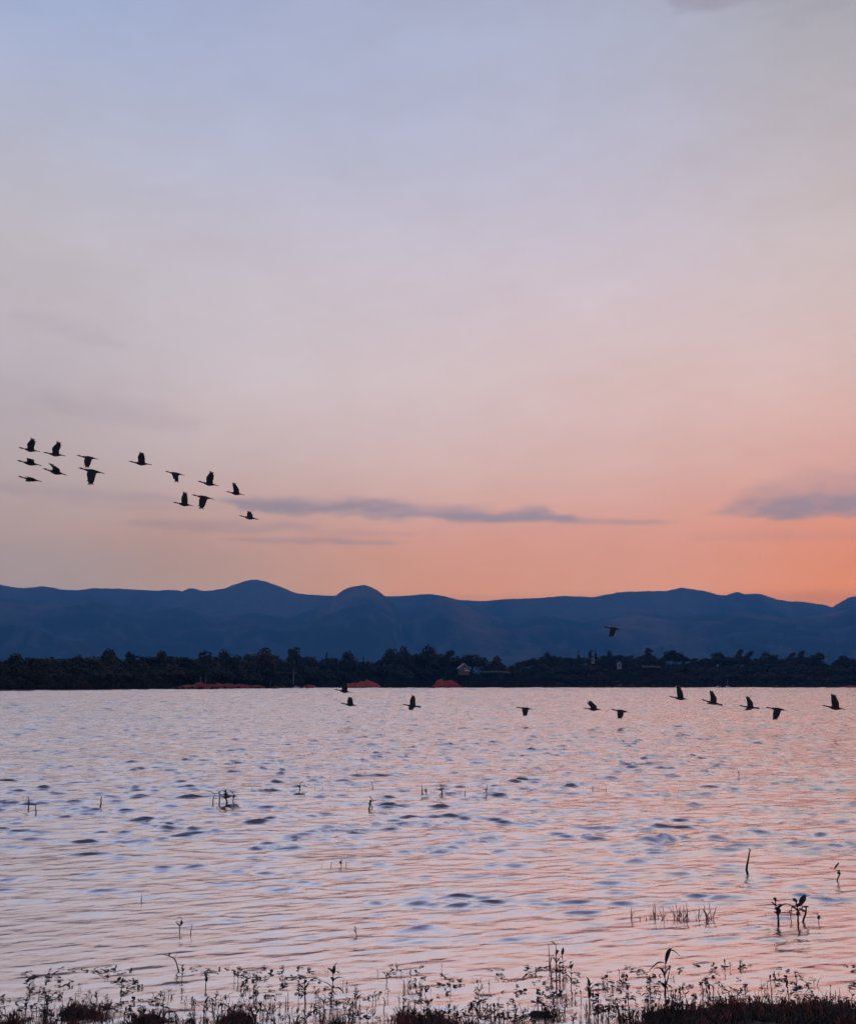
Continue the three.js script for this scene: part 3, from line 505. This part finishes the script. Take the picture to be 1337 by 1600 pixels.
// ------------------------------------------------------------------ birds
const FEATHER = mat([0.012, 0.011, 0.013], 0.7);
const BODY = [[-0.44, 0.01, 0.003, 0.003], [-0.4, 0.012, 0.009, 0.008], [-0.375, 0.016, 0.018, 0.015], [-0.345, 0.018, 0.026, 0.021], [-0.31, 0.014, 0.023, 0.019], [-0.26, 0.006, 0.019, 0.018], [-0.2, 0, 0.025, 0.026], [-0.14, -0.005, 0.043, 0.045], [-0.07, -0.011, 0.06, 0.066], [0, -0.013, 0.067, 0.074], [0.07, -0.009, 0.058, 0.064], [0.13, -0.002, 0.042, 0.048], [0.18, 0.002, 0.028, 0.036], [0.24, 0.001, 0.013, 0.044], [0.31, -0.003, 0.008, 0.055], [0.36, -0.006, 0.004, 0.05]];
function loft(sections, closeEnd = true) {             // sections: arrays of [x, y, z]
  const pos = [], idx = [], n = sections[0].length;
  sections.forEach((s, i) => { for (const p of s) pos.push(...p); if (i) for (let k = 0; k < n; k++) { const m = (k + 1) % n, o = (i - 1) * n; idx.push(o + k, o + m, o + n + k, o + m, o + n + m, o + n + k); } });
  for (const i of closeEnd ? [0, sections.length - 1] : []) { const c = [0, 0, 0], s = sections[i]; s.forEach((p) => p.forEach((v, k) => { c[k] += v / n; })); const at = pos.length / 3; pos.push(...c); for (let k = 0; k < n; k++) idx.push(...(i ? [i * n + k, i * n + (k + 1) % n, at] : [(k + 1) % n, k, at])); }
  return geo(pos, idx);
}
function birdGeometry(inner, outer, sweep, spreadTip) {
  const parts = [loft(BODY.map(([x, y, ry, rz]) => Array.from({ length: 12 }, (_, k) => { const a = k / 12 * 2 * Math.PI; return [x, y + Math.cos(a) * ry, Math.sin(a) * rz]; })))];
  for (const side of [1, -1]) {
    const [fi, fo] = [inner, outer].map((a) => a * DEG), sw = sweep * DEG, at = (s) => {                     // the wing's line: arm, then hand
      const arm = Math.min(s, 0.2), hand = Math.max(0, s - 0.2);
      return [-0.03 - arm * 0.18 + hand * Math.tan(sw), 0.018 + arm * Math.sin(fi) + hand * Math.sin(fo), side * (0.035 + arm * Math.cos(fi) + hand * Math.cos(fo))];
    };
    const sections = [];
    for (let i = 0; i <= 11; i++) {
      const s = i / 11 * 0.43, u = i / 11, chord = 0.23 * (u < 0.45 ? 1 : 1 - 0.5 * ((u - 0.45) / 0.55) ** 1.5), th = 0.012 * (1 - 0.75 * u), p = at(s), f = s < 0.2 ? fi : fo, ny = Math.cos(f), nz = -side * Math.sin(f);
      const rag = i % 2 ? 0.012 : 0;
      sections.push([[-0.32, 0], [-0.18, 1], [0.1, 1.1], [0.45, 0.5], [0.68, 0], [0.45, -0.4], [0.1, -0.8], [-0.18, -0.9]].map(([c, t]) => [p[0] + (c * chord) + (c > 0.3 ? rag : 0), p[1] + t * th * ny, p[2] + t * th * nz]));
    }
    parts.push(loft(side > 0 ? sections : sections.map((s) => s.slice().reverse())));
    for (let k = 0; k < 5; k++) {                                        // primaries at the tip
      const p = at(0.405), f = fo, out = 0.09 - k * 0.009, back = (k - 1.5) * 0.012 * spreadTip + 0.008, x0 = p[0] - 0.03 + k * 0.022, dy = Math.sin(f), dz = side * Math.cos(f);
      const mk = (t, w) => { const cx = x0 + back * t * 2, cy = p[1] + dy * out * t, cz = p[2] + dz * out * t; return [[cx - w, cy, cz], [cx, cy + 0.003, cz + 0.001], [cx + w, cy, cz], [cx, cy - 0.003, cz - 0.001]]; };
      parts.push(loft([mk(-0.2, 0.014), mk(0.5, 0.014), mk(0.85, 0.009), mk(1, 0.002)]));
    }
  }
  return mergeGeometries(parts.map((p) => p.toNonIndexed()));
}
// [px, py, length in pixels, slope of the body in degrees, arm lift, hand lift, sweep of the hand, roll, turn, label]
const BIRDS = [
  [48, 703, 32, 7, 50, 62, 20, 4, 8, 'dark waterbird, wings up, top left of the upper flock'],
  [87, 710, 33, 5, 58, 72, 28, 0, 6, 'dark waterbird with tall backswept raised wings, second along the top of the upper flock'],
  [48, 724, 36, 8, 28, -12, 10, 0, 6, 'dark waterbird with slightly lifted wings, middle of the three at the far left'],
  [88, 738, 37, 12, 22, 12, -34, 0, 4, 'dark waterbird with short forward wings, below the one with tall backswept wings'],
  [49, 749, 35, 9, 2, -10, -24, 0, 6, 'dark waterbird with wings just below level, lowest of the three at the far left'],
  [139, 715, 33, 6, -42, -58, 4, 4, 6, 'dark waterbird with lowered wings, upper of two close together'],
  [145, 736, 40, 9, -50, -68, 12, 0, 8, 'dark waterbird with narrow lowered wings, lower of two close together'],
  [221, 724, 35, 5, 62, 28, 8, 0, 6, 'dark waterbird with wings up and tips drooping, alone midway along the upper flock'],
  [275, 740, 31, 9, -30, -44, 24, 0, 10, 'small dark waterbird with low backswept wings, right of the lone one'],
  [327, 756, 34, 10, 52, 64, 16, 0, 6, 'dark waterbird with raised rounded wings, above the pair in the flock'],
  [369, 771, 30, 8, 46, 52, -22, 0, 6, 'dark waterbird with wings tilted forward, farthest right but one in the upper flock'],
  [288, 788, 32, 8, 60, 74, 2, 0, 6, 'dark waterbird with wings straight up, left of an overlapping pair'],
  [319, 777, 36, 9, -48, -66, 2, 0, 6, 'dark waterbird with wings down, right of the one with wings straight up'],
  [390, 809, 31, 9, 14, 14, -10, 24, 6, 'banking dark waterbird, lowest and rightmost of the upper flock'],
  [958, 982, 28, 9, -46, -62, -6, 0, 6, 'lone dark waterbird with lowered wings, in front of the blue mountains'],
  [538, 1080, 28, 9, 46, 58, 6, 0, 8, 'dark waterbird at the far waterline with a wing before the orange mound'],
  [547, 1101, 28, 7, 34, 44, 2, 0, 8, 'dark waterbird with thin lifted wings, below the one at the orange mound'],
  [644, 1103, 29, 8, 16, 22, 4, 40, 8, 'banking dark waterbird low over water, below the tall orange cliff'],
  [821, 1107, 28, 6, -36, -56, 10, 0, 8, 'dark waterbird with broad lowered wings, alone over the middle water'],
  [927, 1108, 29, 4, 32, 40, -34, 4, 10, 'dark waterbird with one thin forward raised wing, left of a close pair'],
  [970, 1111, 30, 8, -34, -50, 6, 0, 8, 'dark waterbird with short lowered wings, right of a close pair over water'],
  [1062, 1091, 30, 7, 60, 76, -14, 0, 8, 'dark waterbird with tall narrow raised wings below the white boat'],
  [1113, 1098, 32, 14, 20, 26, -26, 32, 8, 'steeply tilted dark waterbird with a forward wing, second from the white boat'],
  [1171, 1105, 29, 7, 16, 22, -24, 36, 8, 'small banking dark waterbird, third from the white boat'],
  [1214, 1108, 32, 7, -52, -70, -4, 0, 8, 'dark waterbird with wings pointing straight down to the water'],
  [1304, 1106, 33, 9, 58, 74, -14, 0, 8, 'dark waterbird with tall raised wings, farthest right over the water'],
];
for (const [px, py, L, slope, a, b, sw, roll, turn, label] of BIRDS) {
  const r = 0.8 * F / L, m = mesh('waterbird', birdGeometry(a, b, sw, 1), FEATHER);
  m.position.copy(atRange(px, py, r));
  m.rotation.set(roll * DEG, -(azOf(px) + turn * 0.4) * DEG, -slope * DEG, 'YZX');
  tag(m, label, 'bird', py < 900 ? 'flock flying left across the sky' : 'birds flying left low over the lake');
}

// ------------------------------------------------------------------ water weeds
const WEED = { leaf: [mat([0.016, 0.015, 0.01], 0.75), mat([0.026, 0.018, 0.011], 0.75), mat([0.055, 0.018, 0.012], 0.75)], stem: [mat([0.022, 0.014, 0.01], 0.8), mat([0.08, 0.022, 0.016], 0.8), mat([0.05, 0.02, 0.014], 0.8)] };
function leafShape(len, wid, droop) {
  const pos = [], idx = [], n = 6;
  for (let i = 0; i <= n; i++) { const t = i / n, w = wid / 2 * Math.sin(Math.PI * Math.min(1, t * 0.92 + 0.06)) ** 0.8, y = droop * t * t * len; pos.push(t * len, y + w * 0.35, -w, t * len, y, 0, t * len, y + w * 0.35, w); if (i) { const o = (i - 1) * 3; for (const k of [0, 1]) idx.push(o + k, o + k + 1, o + k + 3, o + k + 1, o + k + 4, o + k + 3); } }
  return geo(pos, idx);
}
const LEAVES = [leafShape(0.035, 0.011, -0.35), leafShape(0.028, 0.013, 0.2), leafShape(0.045, 0.010, -0.6), leafShape(0.02, 0.012, -0.1), leafShape(0.06, 0.006, -0.3)];
const protoRand = rng(555);
// a weed 0.1 m high, built as stem and leaves
function weedProto(style, rand = protoRand) {
  const g = new THREE.Group(), pts = [], n = 7, lean = (rand() - 0.5) * (style === 'bent' ? 0.1 : 0.03), bow = (rand() - 0.5) * 0.03, dir = rand() * 6.28, rad = 0.0022 + rand() * 0.0016;
  for (let i = 0; i < n; i++) { const t = i / (n - 1), hook = style === 'bent' && t > 0.6 ? (t - 0.6) * 0.14 : 0; pts.push([Math.cos(dir) * (lean * t + bow * Math.sin(t * 3) + hook) + (rand() - 0.5) * 0.004, -0.03 + t * (0.13 - (style === 'bent' ? hook * 0.5 : 0)), Math.sin(dir) * (lean * t + hook) + (rand() - 0.5) * 0.004, rad * (1.25 - t * 0.8)]); }
  const red = rand(), sm = WEED.stem[red < 0.5 ? 0 : red < 0.8 ? 2 : 1], lm = WEED.leaf[red < 0.55 ? 0 : red < 0.85 ? 1 : 2];
  mesh('stem', tube(pts, 5), sm, g);
  const count = { leafy: 7, sparse: 3, bent: 3, bushy: 11, bare: 0, blade: 0 }[style];
  for (let i = 0; i < count; i++) {
    const t = clamp(0.42 + 0.58 * (i + rand() * 0.6) / count), k = Math.min(n - 1, Math.round(t * (n - 1))), p = pts[k];
    const l = mesh('leaf', LEAVES[Math.floor(rand() * 4)], lm, g); l.position.set(p[0], p[1], p[2]);
    l.rotation.set(0, i * 2.4 + rand(), 0.25 + rand() * 0.85, 'YZX'); l.scale.setScalar(0.7 + rand() * 0.85);
  }
  if (style === 'bare' && rand() < 0.7) { const p = pts[n - 1], l = mesh('leaf', LEAVES[3], lm, g); l.position.set(p[0], p[1] - 0.006, p[2]); l.rotation.set(0, rand() * 6, 1.2, 'YZX'); l.scale.setScalar(0.9); }
  if (style === 'blade') for (let i = 0; i < 5; i++) { const l = mesh('blade', LEAVES[4], lm, g); l.position.set((rand() - 0.5) * 0.02, -0.01, (rand() - 0.5) * 0.02); l.rotation.set(0, rand() * 6.28, 1.1 + rand() * 0.35, 'YZX'); l.scale.set(1 + rand() * 0.8, 1, 1); }
  return g;
}
const PROTO = {}; for (const s of ['leafy', 'sparse', 'bent', 'bushy', 'bare', 'blade']) PROTO[s] = Array.from({ length: 5 }, () => weedProto(s));
const NAME = { leafy: 'leafy_weed', sparse: 'water_weed', bent: 'bent_weed', bushy: 'bushy_weed', bare: 'bare_stalk', blade: 'reed_tuft' };
const weedRand = rng(808);
function weed(style, px, py, hPx, label, group, opt = {}) {
  const p = onLevel(px, py), src = PROTO[style][Math.floor(weedRand() * 5)], g = src.clone();
  g.name = numbered(opt.name ?? NAME[style]); scene.add(g); tag(g, label, opt.category ?? 'water plant', group);
  const s = hPx / F * p.length() / 0.1, w = opt.wide ?? 0.85 + weedRand() * 0.5;
  g.position.copy(p); g.scale.set(s * w, s, s * w); g.rotation.set((weedRand() - 0.5) * 0.3 * (opt.tilt ?? 1), opt.turn ?? weedRand() * 6.28, (weedRand() - 0.5) * 0.3 * (opt.tilt ?? 1));
  return g;
}
const LONE = [
  ['sparse', 45, 1263, 14, 'short weed at the left edge far out in the lake'], ['bare', 57, 1270, 12, 'thin stalk right beside the leftmost far-out weed'], ['bare', 157, 1261, 15, 'lone thin stalk far out, left of a group of four weeds'],
  ['sparse', 335, 1257, 14, 'leftmost weed of the far-out group with the tall clump'], ['bare', 343, 1257, 17, 'thin stalk second in the far-out group with the tall clump'], ['bushy', 356, 1256, 20, 'tall dark clump in the far-out group on the left'], ['leafy', 363, 1256, 14, 'weed right of the tall dark clump on the left'], ['bare', 394, 1237, 6, 'tiny stalk right of and beyond the left far-out group'],
  ['leafy', 469, 1240, 14, 'forked weed far out between the left group and the twin stalks'], ['bare', 492, 1236, 6, 'tiny speck of a stalk right of the far-out forked weed'], ['bare', 503, 1234, 6, 'second tiny stalk right of the far-out forked weed'],
  ['bent', 576, 1262, 16, 'left one of two hooked twin stalks'], ['bent', 584, 1261, 15, 'right one of two hooked twin stalks'], ['bare', 582, 1232, 9, 'short stalk beyond the hooked twin stalks'],
  ['bare', 660, 1242, 14, 'leftmost stalk of the far-out row of four'], ['bushy', 667, 1242, 9, 'short stout weed second in the far-out row of four'], ['bent', 683, 1243, 15, 'leaning weed third in the far-out row of four'], ['leafy', 691, 1242, 14, 'feathery weed last in the far-out row of four'], ['bare', 726, 1244, 9, 'faint stalk between the row of four and the low dark clump'],
  ['bushy', 759, 1244, 10, 'low wide dark clump far out near the middle'], ['bare', 760, 1236, 8, 'thin hook of a stalk over the low wide clump'], ['bare', 926, 1237, 8, 'left one of two tiny stalks right of the middle'], ['bare', 947, 1237, 7, 'right one of two tiny stalks right of the middle'], ['sparse', 1154, 1216, 11, 'small weed far out on the right, beyond all others there'],
  ['bare', 503, 1354, 5, 'tiny stalk at the left end of a row in mid water'], ['bare', 517, 1356, 9, 'stalk second in the mid-water row'], ['leafy', 534, 1355, 11, 'weed third and tallest in the mid-water row'], ['bare', 541, 1353, 8, 'stalk at the right end of the mid-water row'],
  ['bare', 1166, 1365, 33, 'tall thin lone stalk standing on the right in mid water'], ['bent', 1303, 1377, 24, 'crooked forked stalk near the right edge'],
  ['bare', 221, 1409, 10, 'small black stalk alone in the left mid water'], ['leafy', 281, 1455, 16, 'low leaning weed in the left near water'], ['bare', 298, 1459, 12, 'thin stalk right of the low leaning weed'], ['bushy', 558, 1462, 10, 'tiny black weed alone in the near water left of middle'],
  ['bare', 1196, 1432, 5, 'round black bud left of the stout weed'], ['bushy', 1216, 1442, 28, 'stout black weed, left of the tallest weed near the right edge'], ['sparse', 1233, 1434, 15, 'small cross-shaped weed between the two stout weeds'], ['bushy', 1247, 1443, 27, 'stout stem under the arching weed near the right edge'], ['bent', 1250, 1441, 34, 'arching weed with a leafy head, tallest near the right edge'], ['leafy', 1277, 1442, 13, 'small weed right of the arching weed'], ['bare', 1168, 1447, 7, 'black dot of a stalk lower left of the stout weed'],
  ['bent', 284, 1518, 32, 'tall crooked stem with a bud standing above the shore weeds on the left'],
  ['bushy', 285, 1530, 16, 'dark clump at the foot of the crooked stem on the left'], ['bushy', 321, 1544, 20, 'dense pointed black weed right of the crooked stem'], ['leafy', 190, 1559, 20, 'cross-shaped black weed on the left of the shallows'],
  ['bare', 858, 1512, 32, 'tall upright stalk at the left of the tall cluster'], ['leafy', 869, 1545, 58, 'tallest leafy stem of the tall cluster in the shallows'], ['bent', 879, 1515, 30, 'hooked leafy stem at the right of the tall cluster'], ['leafy', 862, 1530, 28, 'leafy weed in the middle of the tall cluster'], ['bushy', 891, 1544, 32, 'stout branching weed right of the tall cluster'], ['leafy', 874, 1530, 26, 'slim leafy weed at the heart of the tall cluster'],
  ['leafy', 1043, 1578, 76, 'tallest dark stem rising from the shore grass'], ['bent', 1072, 1576, 34, 'curved stem right of the tallest stem'], ['leafy', 1037, 1556, 26, 'leafy weed left of the tallest stem'],
  ['bent', 1230, 1574, 40, 'forked driftwood-like stem with a sideways arm on the right', ], ['bare', 1206, 1572, 36, 'straight stalk left of the forked stem on the right'], ['bent', 1328, 1565, 20, 'angular broken stem at the right edge of the shallows'],
  ['bushy', 516, 1563, 44, 'thick curved weed standing black in the left middle shallows'], ['leafy', 477, 1572, 40, 'upright weed left of the thick curved weed'], ['bushy', 921, 1574, 34, 'dense black weed where the shore grass begins at right of middle'], ['bent', 752, 1570, 32, 'thin stem with a bent top in the middle shallows'],
  ['sparse', 1131, 1515, 12, 'left one of three floating weeds in the right shallows'], ['bushy', 1140, 1514, 8, 'middle one of three floating weeds in the right shallows'], ['bushy', 1155, 1512, 10, 'right one of three floating weeds in the right shallows'],
];
for (const [s, px, py, h, label] of LONE) weed(s, px, py, h * 1.05, label, undefined, { tilt: 0.6, wide: py < 1300 ? 2 : py < 1480 ? 1.6 : h > 48 ? 0.5 : h > 27 ? 0.75 : 1.1 });
const RUST = mat([0.3, 0.13, 0.1], 0.8);
// pale grass standing in the near water right of the middle
for (let i = 0; i < 16; i++) { const px = 985 + i * 8 + weedRand() * 8, w = weed('blade', px, 1430 + (px - 985) * 0.035 + weedRand() * 8, 5 + weedRand() ** 1.6 * 18, 'thin reddish grass tuft in the patch of grass standing in the near water', 'grass patch in the near water', { name: 'grass_tuft' }); w.traverse((o) => { if (o.isMesh) o.material = RUST; }); }
// the belt of weeds along the shore
const WEED_MARKS = [[0, 'at the left edge'], [90, 'near the left mound'], [190, 'by the cross-shaped weed'], [285, 'by the crooked stem'], [370, 'right of the crooked stem'], [450, 'left of the thick curved weed'], [520, 'by the thick curved weed'], [610, 'left of the middle'], [690, 'at the middle'], [752, 'by the thin bent-topped stem'], [815, 'left of the tall cluster'], [869, 'under the tall cluster'], [930, 'right of the tall cluster'], [985, 'left of the tallest stem'], [1043, 'by the tallest stem'], [1110, 'right of the tallest stem'], [1170, 'left of the forked stem'], [1230, 'by the forked stem'], [1290, 'right of the forked stem'], [1345, 'at the right edge']];
const BELT = [
  ['leafy', 58, 'dark leafy weed in the shore shallows'], ['sparse', 52, 'thin few-leaved weed in the shore shallows'], ['bent', 34, 'crooked weed in the shore shallows'],
  ['bushy', 30, 'bushy black weed in the shore shallows'], ['blade', 34, 'tuft of narrow blades in the shore shallows'], ['bare', 22, 'bare short stalk in the shore shallows'],
];
for (const [style, count, label] of BELT) for (let i = 0; i < count; i++) {
  let px, py;
  for (let k = 0; k < 60; k++) {
    px = -30 + weedRand() * 1397; py = 1500 + 104 * weedRand() ** 0.5;
    const edge = 1512 - 10 * smooth(500, 700, px) + 8 * Math.sin(px * 0.013), clump = fbm(px * 0.018 + 3, py * 0.02, 3);
    if (py > edge && clump + (py - 1545) * 0.0042 + (px > 440 && px < 760 ? 0.05 : 0) > 0.46 + weedRand() * 0.14) break;
  }
  const t = (py - 1500) / 100;
  weed(style, px, py, lerp(8, 19, t) * (0.5 + weedRand() * 0.75) * (style === 'bushy' ? 0.85 : 1), label + ', ' + (py < 1548 ? 'farther out ' : 'close in ') + nearest(WEED_MARKS, px), NAME[style].replace(/_/g, ' ') + 's in the shallow belt');
}
// floating scraps of leaf and the shore grass: masses nobody could count
{
  const r0 = rng(1212), o = new THREE.Object3D(), c = new THREE.Color();
  const scrap = mergeGeometries([leafShape(0.03, 0.014, 0.02), leafShape(0.022, 0.012, 0.05).rotateY(2.2)]), n = 800, im = new THREE.InstancedMesh(scrap, mat([1, 1, 1], 0.7), n);
  for (let i = 0; i < n; i++) {
    let px, py; do { px = -30 + r0() * 1397; py = 1508 + 85 * r0(); } while (fbm(px * 0.02 + 9, py * 0.03, 3) < 0.4 + 0.15 * r0());
    const p = onLevel(px, py, 0.003); o.position.copy(p); o.rotation.set((r0() - 0.5) * 0.5, r0() * 6.28, (r0() - 0.3) * 0.5); o.scale.set(0.45 + r0() * 0.8, 1, 0.8 + r0() * 1.1); o.updateMatrix(); im.setMatrixAt(i, o.matrix);
    const red = r0(), v = 0.6 + 0.6 * r0(); im.setColorAt(i, red < 0.7 ? c.setRGB(0.02 * v, 0.017 * v, 0.012 * v) : c.setRGB(0.075 * v, 0.025 * v, 0.018 * v));
  }
  const small = mergeGeometries(['leafy', 'sparse'].flatMap((k, n) => { const p = PROTO[k][n + 1], out = []; p.updateMatrixWorld(true); p.traverse((m) => { if (m.isMesh) out.push(m.geometry.clone().applyMatrix4(m.matrix).translate(n * 0.035, 0, n * 0.02)); }); return out; }));
  const sw = new THREE.InstancedMesh(small, mat([1, 1, 1], 0.75), 300);
  for (let i = 0; i < 300; i++) {
    let px, py; do { px = -30 + r0() * 1397; py = 1520 + 84 * r0() ** 0.6; } while (fbm(px * 0.02 + 21, py * 0.03, 3) + (py - 1560) * 0.003 < 0.42 + 0.16 * r0());
    const p = onLevel(px, py), k = 0.16 + 0.36 * r0(); o.position.copy(p); o.rotation.set((r0() - 0.5) * 0.7, r0() * 6.28, (r0() - 0.5) * 0.7); o.scale.set(k * 1.3, k, k * 1.3); o.updateMatrix(); sw.setMatrixAt(i, o.matrix);
    const red = r0(), v = 0.6 + 0.6 * r0(); sw.setColorAt(i, red < 0.65 ? c.setRGB(0.018 * v, 0.015 * v, 0.01 * v) : c.setRGB(0.07 * v, 0.022 * v, 0.016 * v));
  }
  sw.name = 'small_weeds'; sw.castShadow = sw.receiveShadow = true; scene.add(sw); stuff(sw, 'scattered short weeds between the larger ones in the shallows', 'water plants');
  im.name = 'floating_leaves'; im.castShadow = im.receiveShadow = true; scene.add(im); stuff(im, 'scattered dark scraps of leaf floating in the shallows', 'floating leaves');
  const blade = leafShape(0.07, 0.005, -0.25).rotateZ(1.15), list = [];
  for (let i = 0; i < 42000; i++) { const x = (r0() - 0.5) * 6.6, z = -6.42 + r0() * 0.9, h = shoreHeight(x, z); if (h > -0.012 && noise(x * 9, z * 9) + r0() * 0.5 > 0.5) list.push([x, h - 0.006, z]); }
  const gm = new THREE.InstancedMesh(blade, mat([1, 1, 1], 0.8), list.length);
  list.forEach(([x, y, z], i) => { o.position.set(x, y, z); o.rotation.set((r0() - 0.5) * 0.5, r0() * 6.28, (r0() - 0.5) * 0.5); const s = 0.28 + r0() ** 2 * 0.8; o.scale.set(s, s, 0.6 + r0() * 0.8); o.updateMatrix(); gm.setMatrixAt(i, o.matrix); const t = fbm(x * 4, z * 4, 2) + (r0() - 0.5) * 0.4, v = 0.5 + r0(); gm.setColorAt(i, t < 0.56 ? c.setRGB(0.035 * v, 0.022 * v, 0.014 * v) : c.setRGB(0.2 * v, 0.045 * v, 0.028 * v)); });
  gm.name = 'shore_grass'; gm.castShadow = gm.receiveShadow = true; scene.add(gm); stuff(gm, 'short dark and rust red grass on the muddy shore', 'grass');
}

renderer.render(scene, camera);
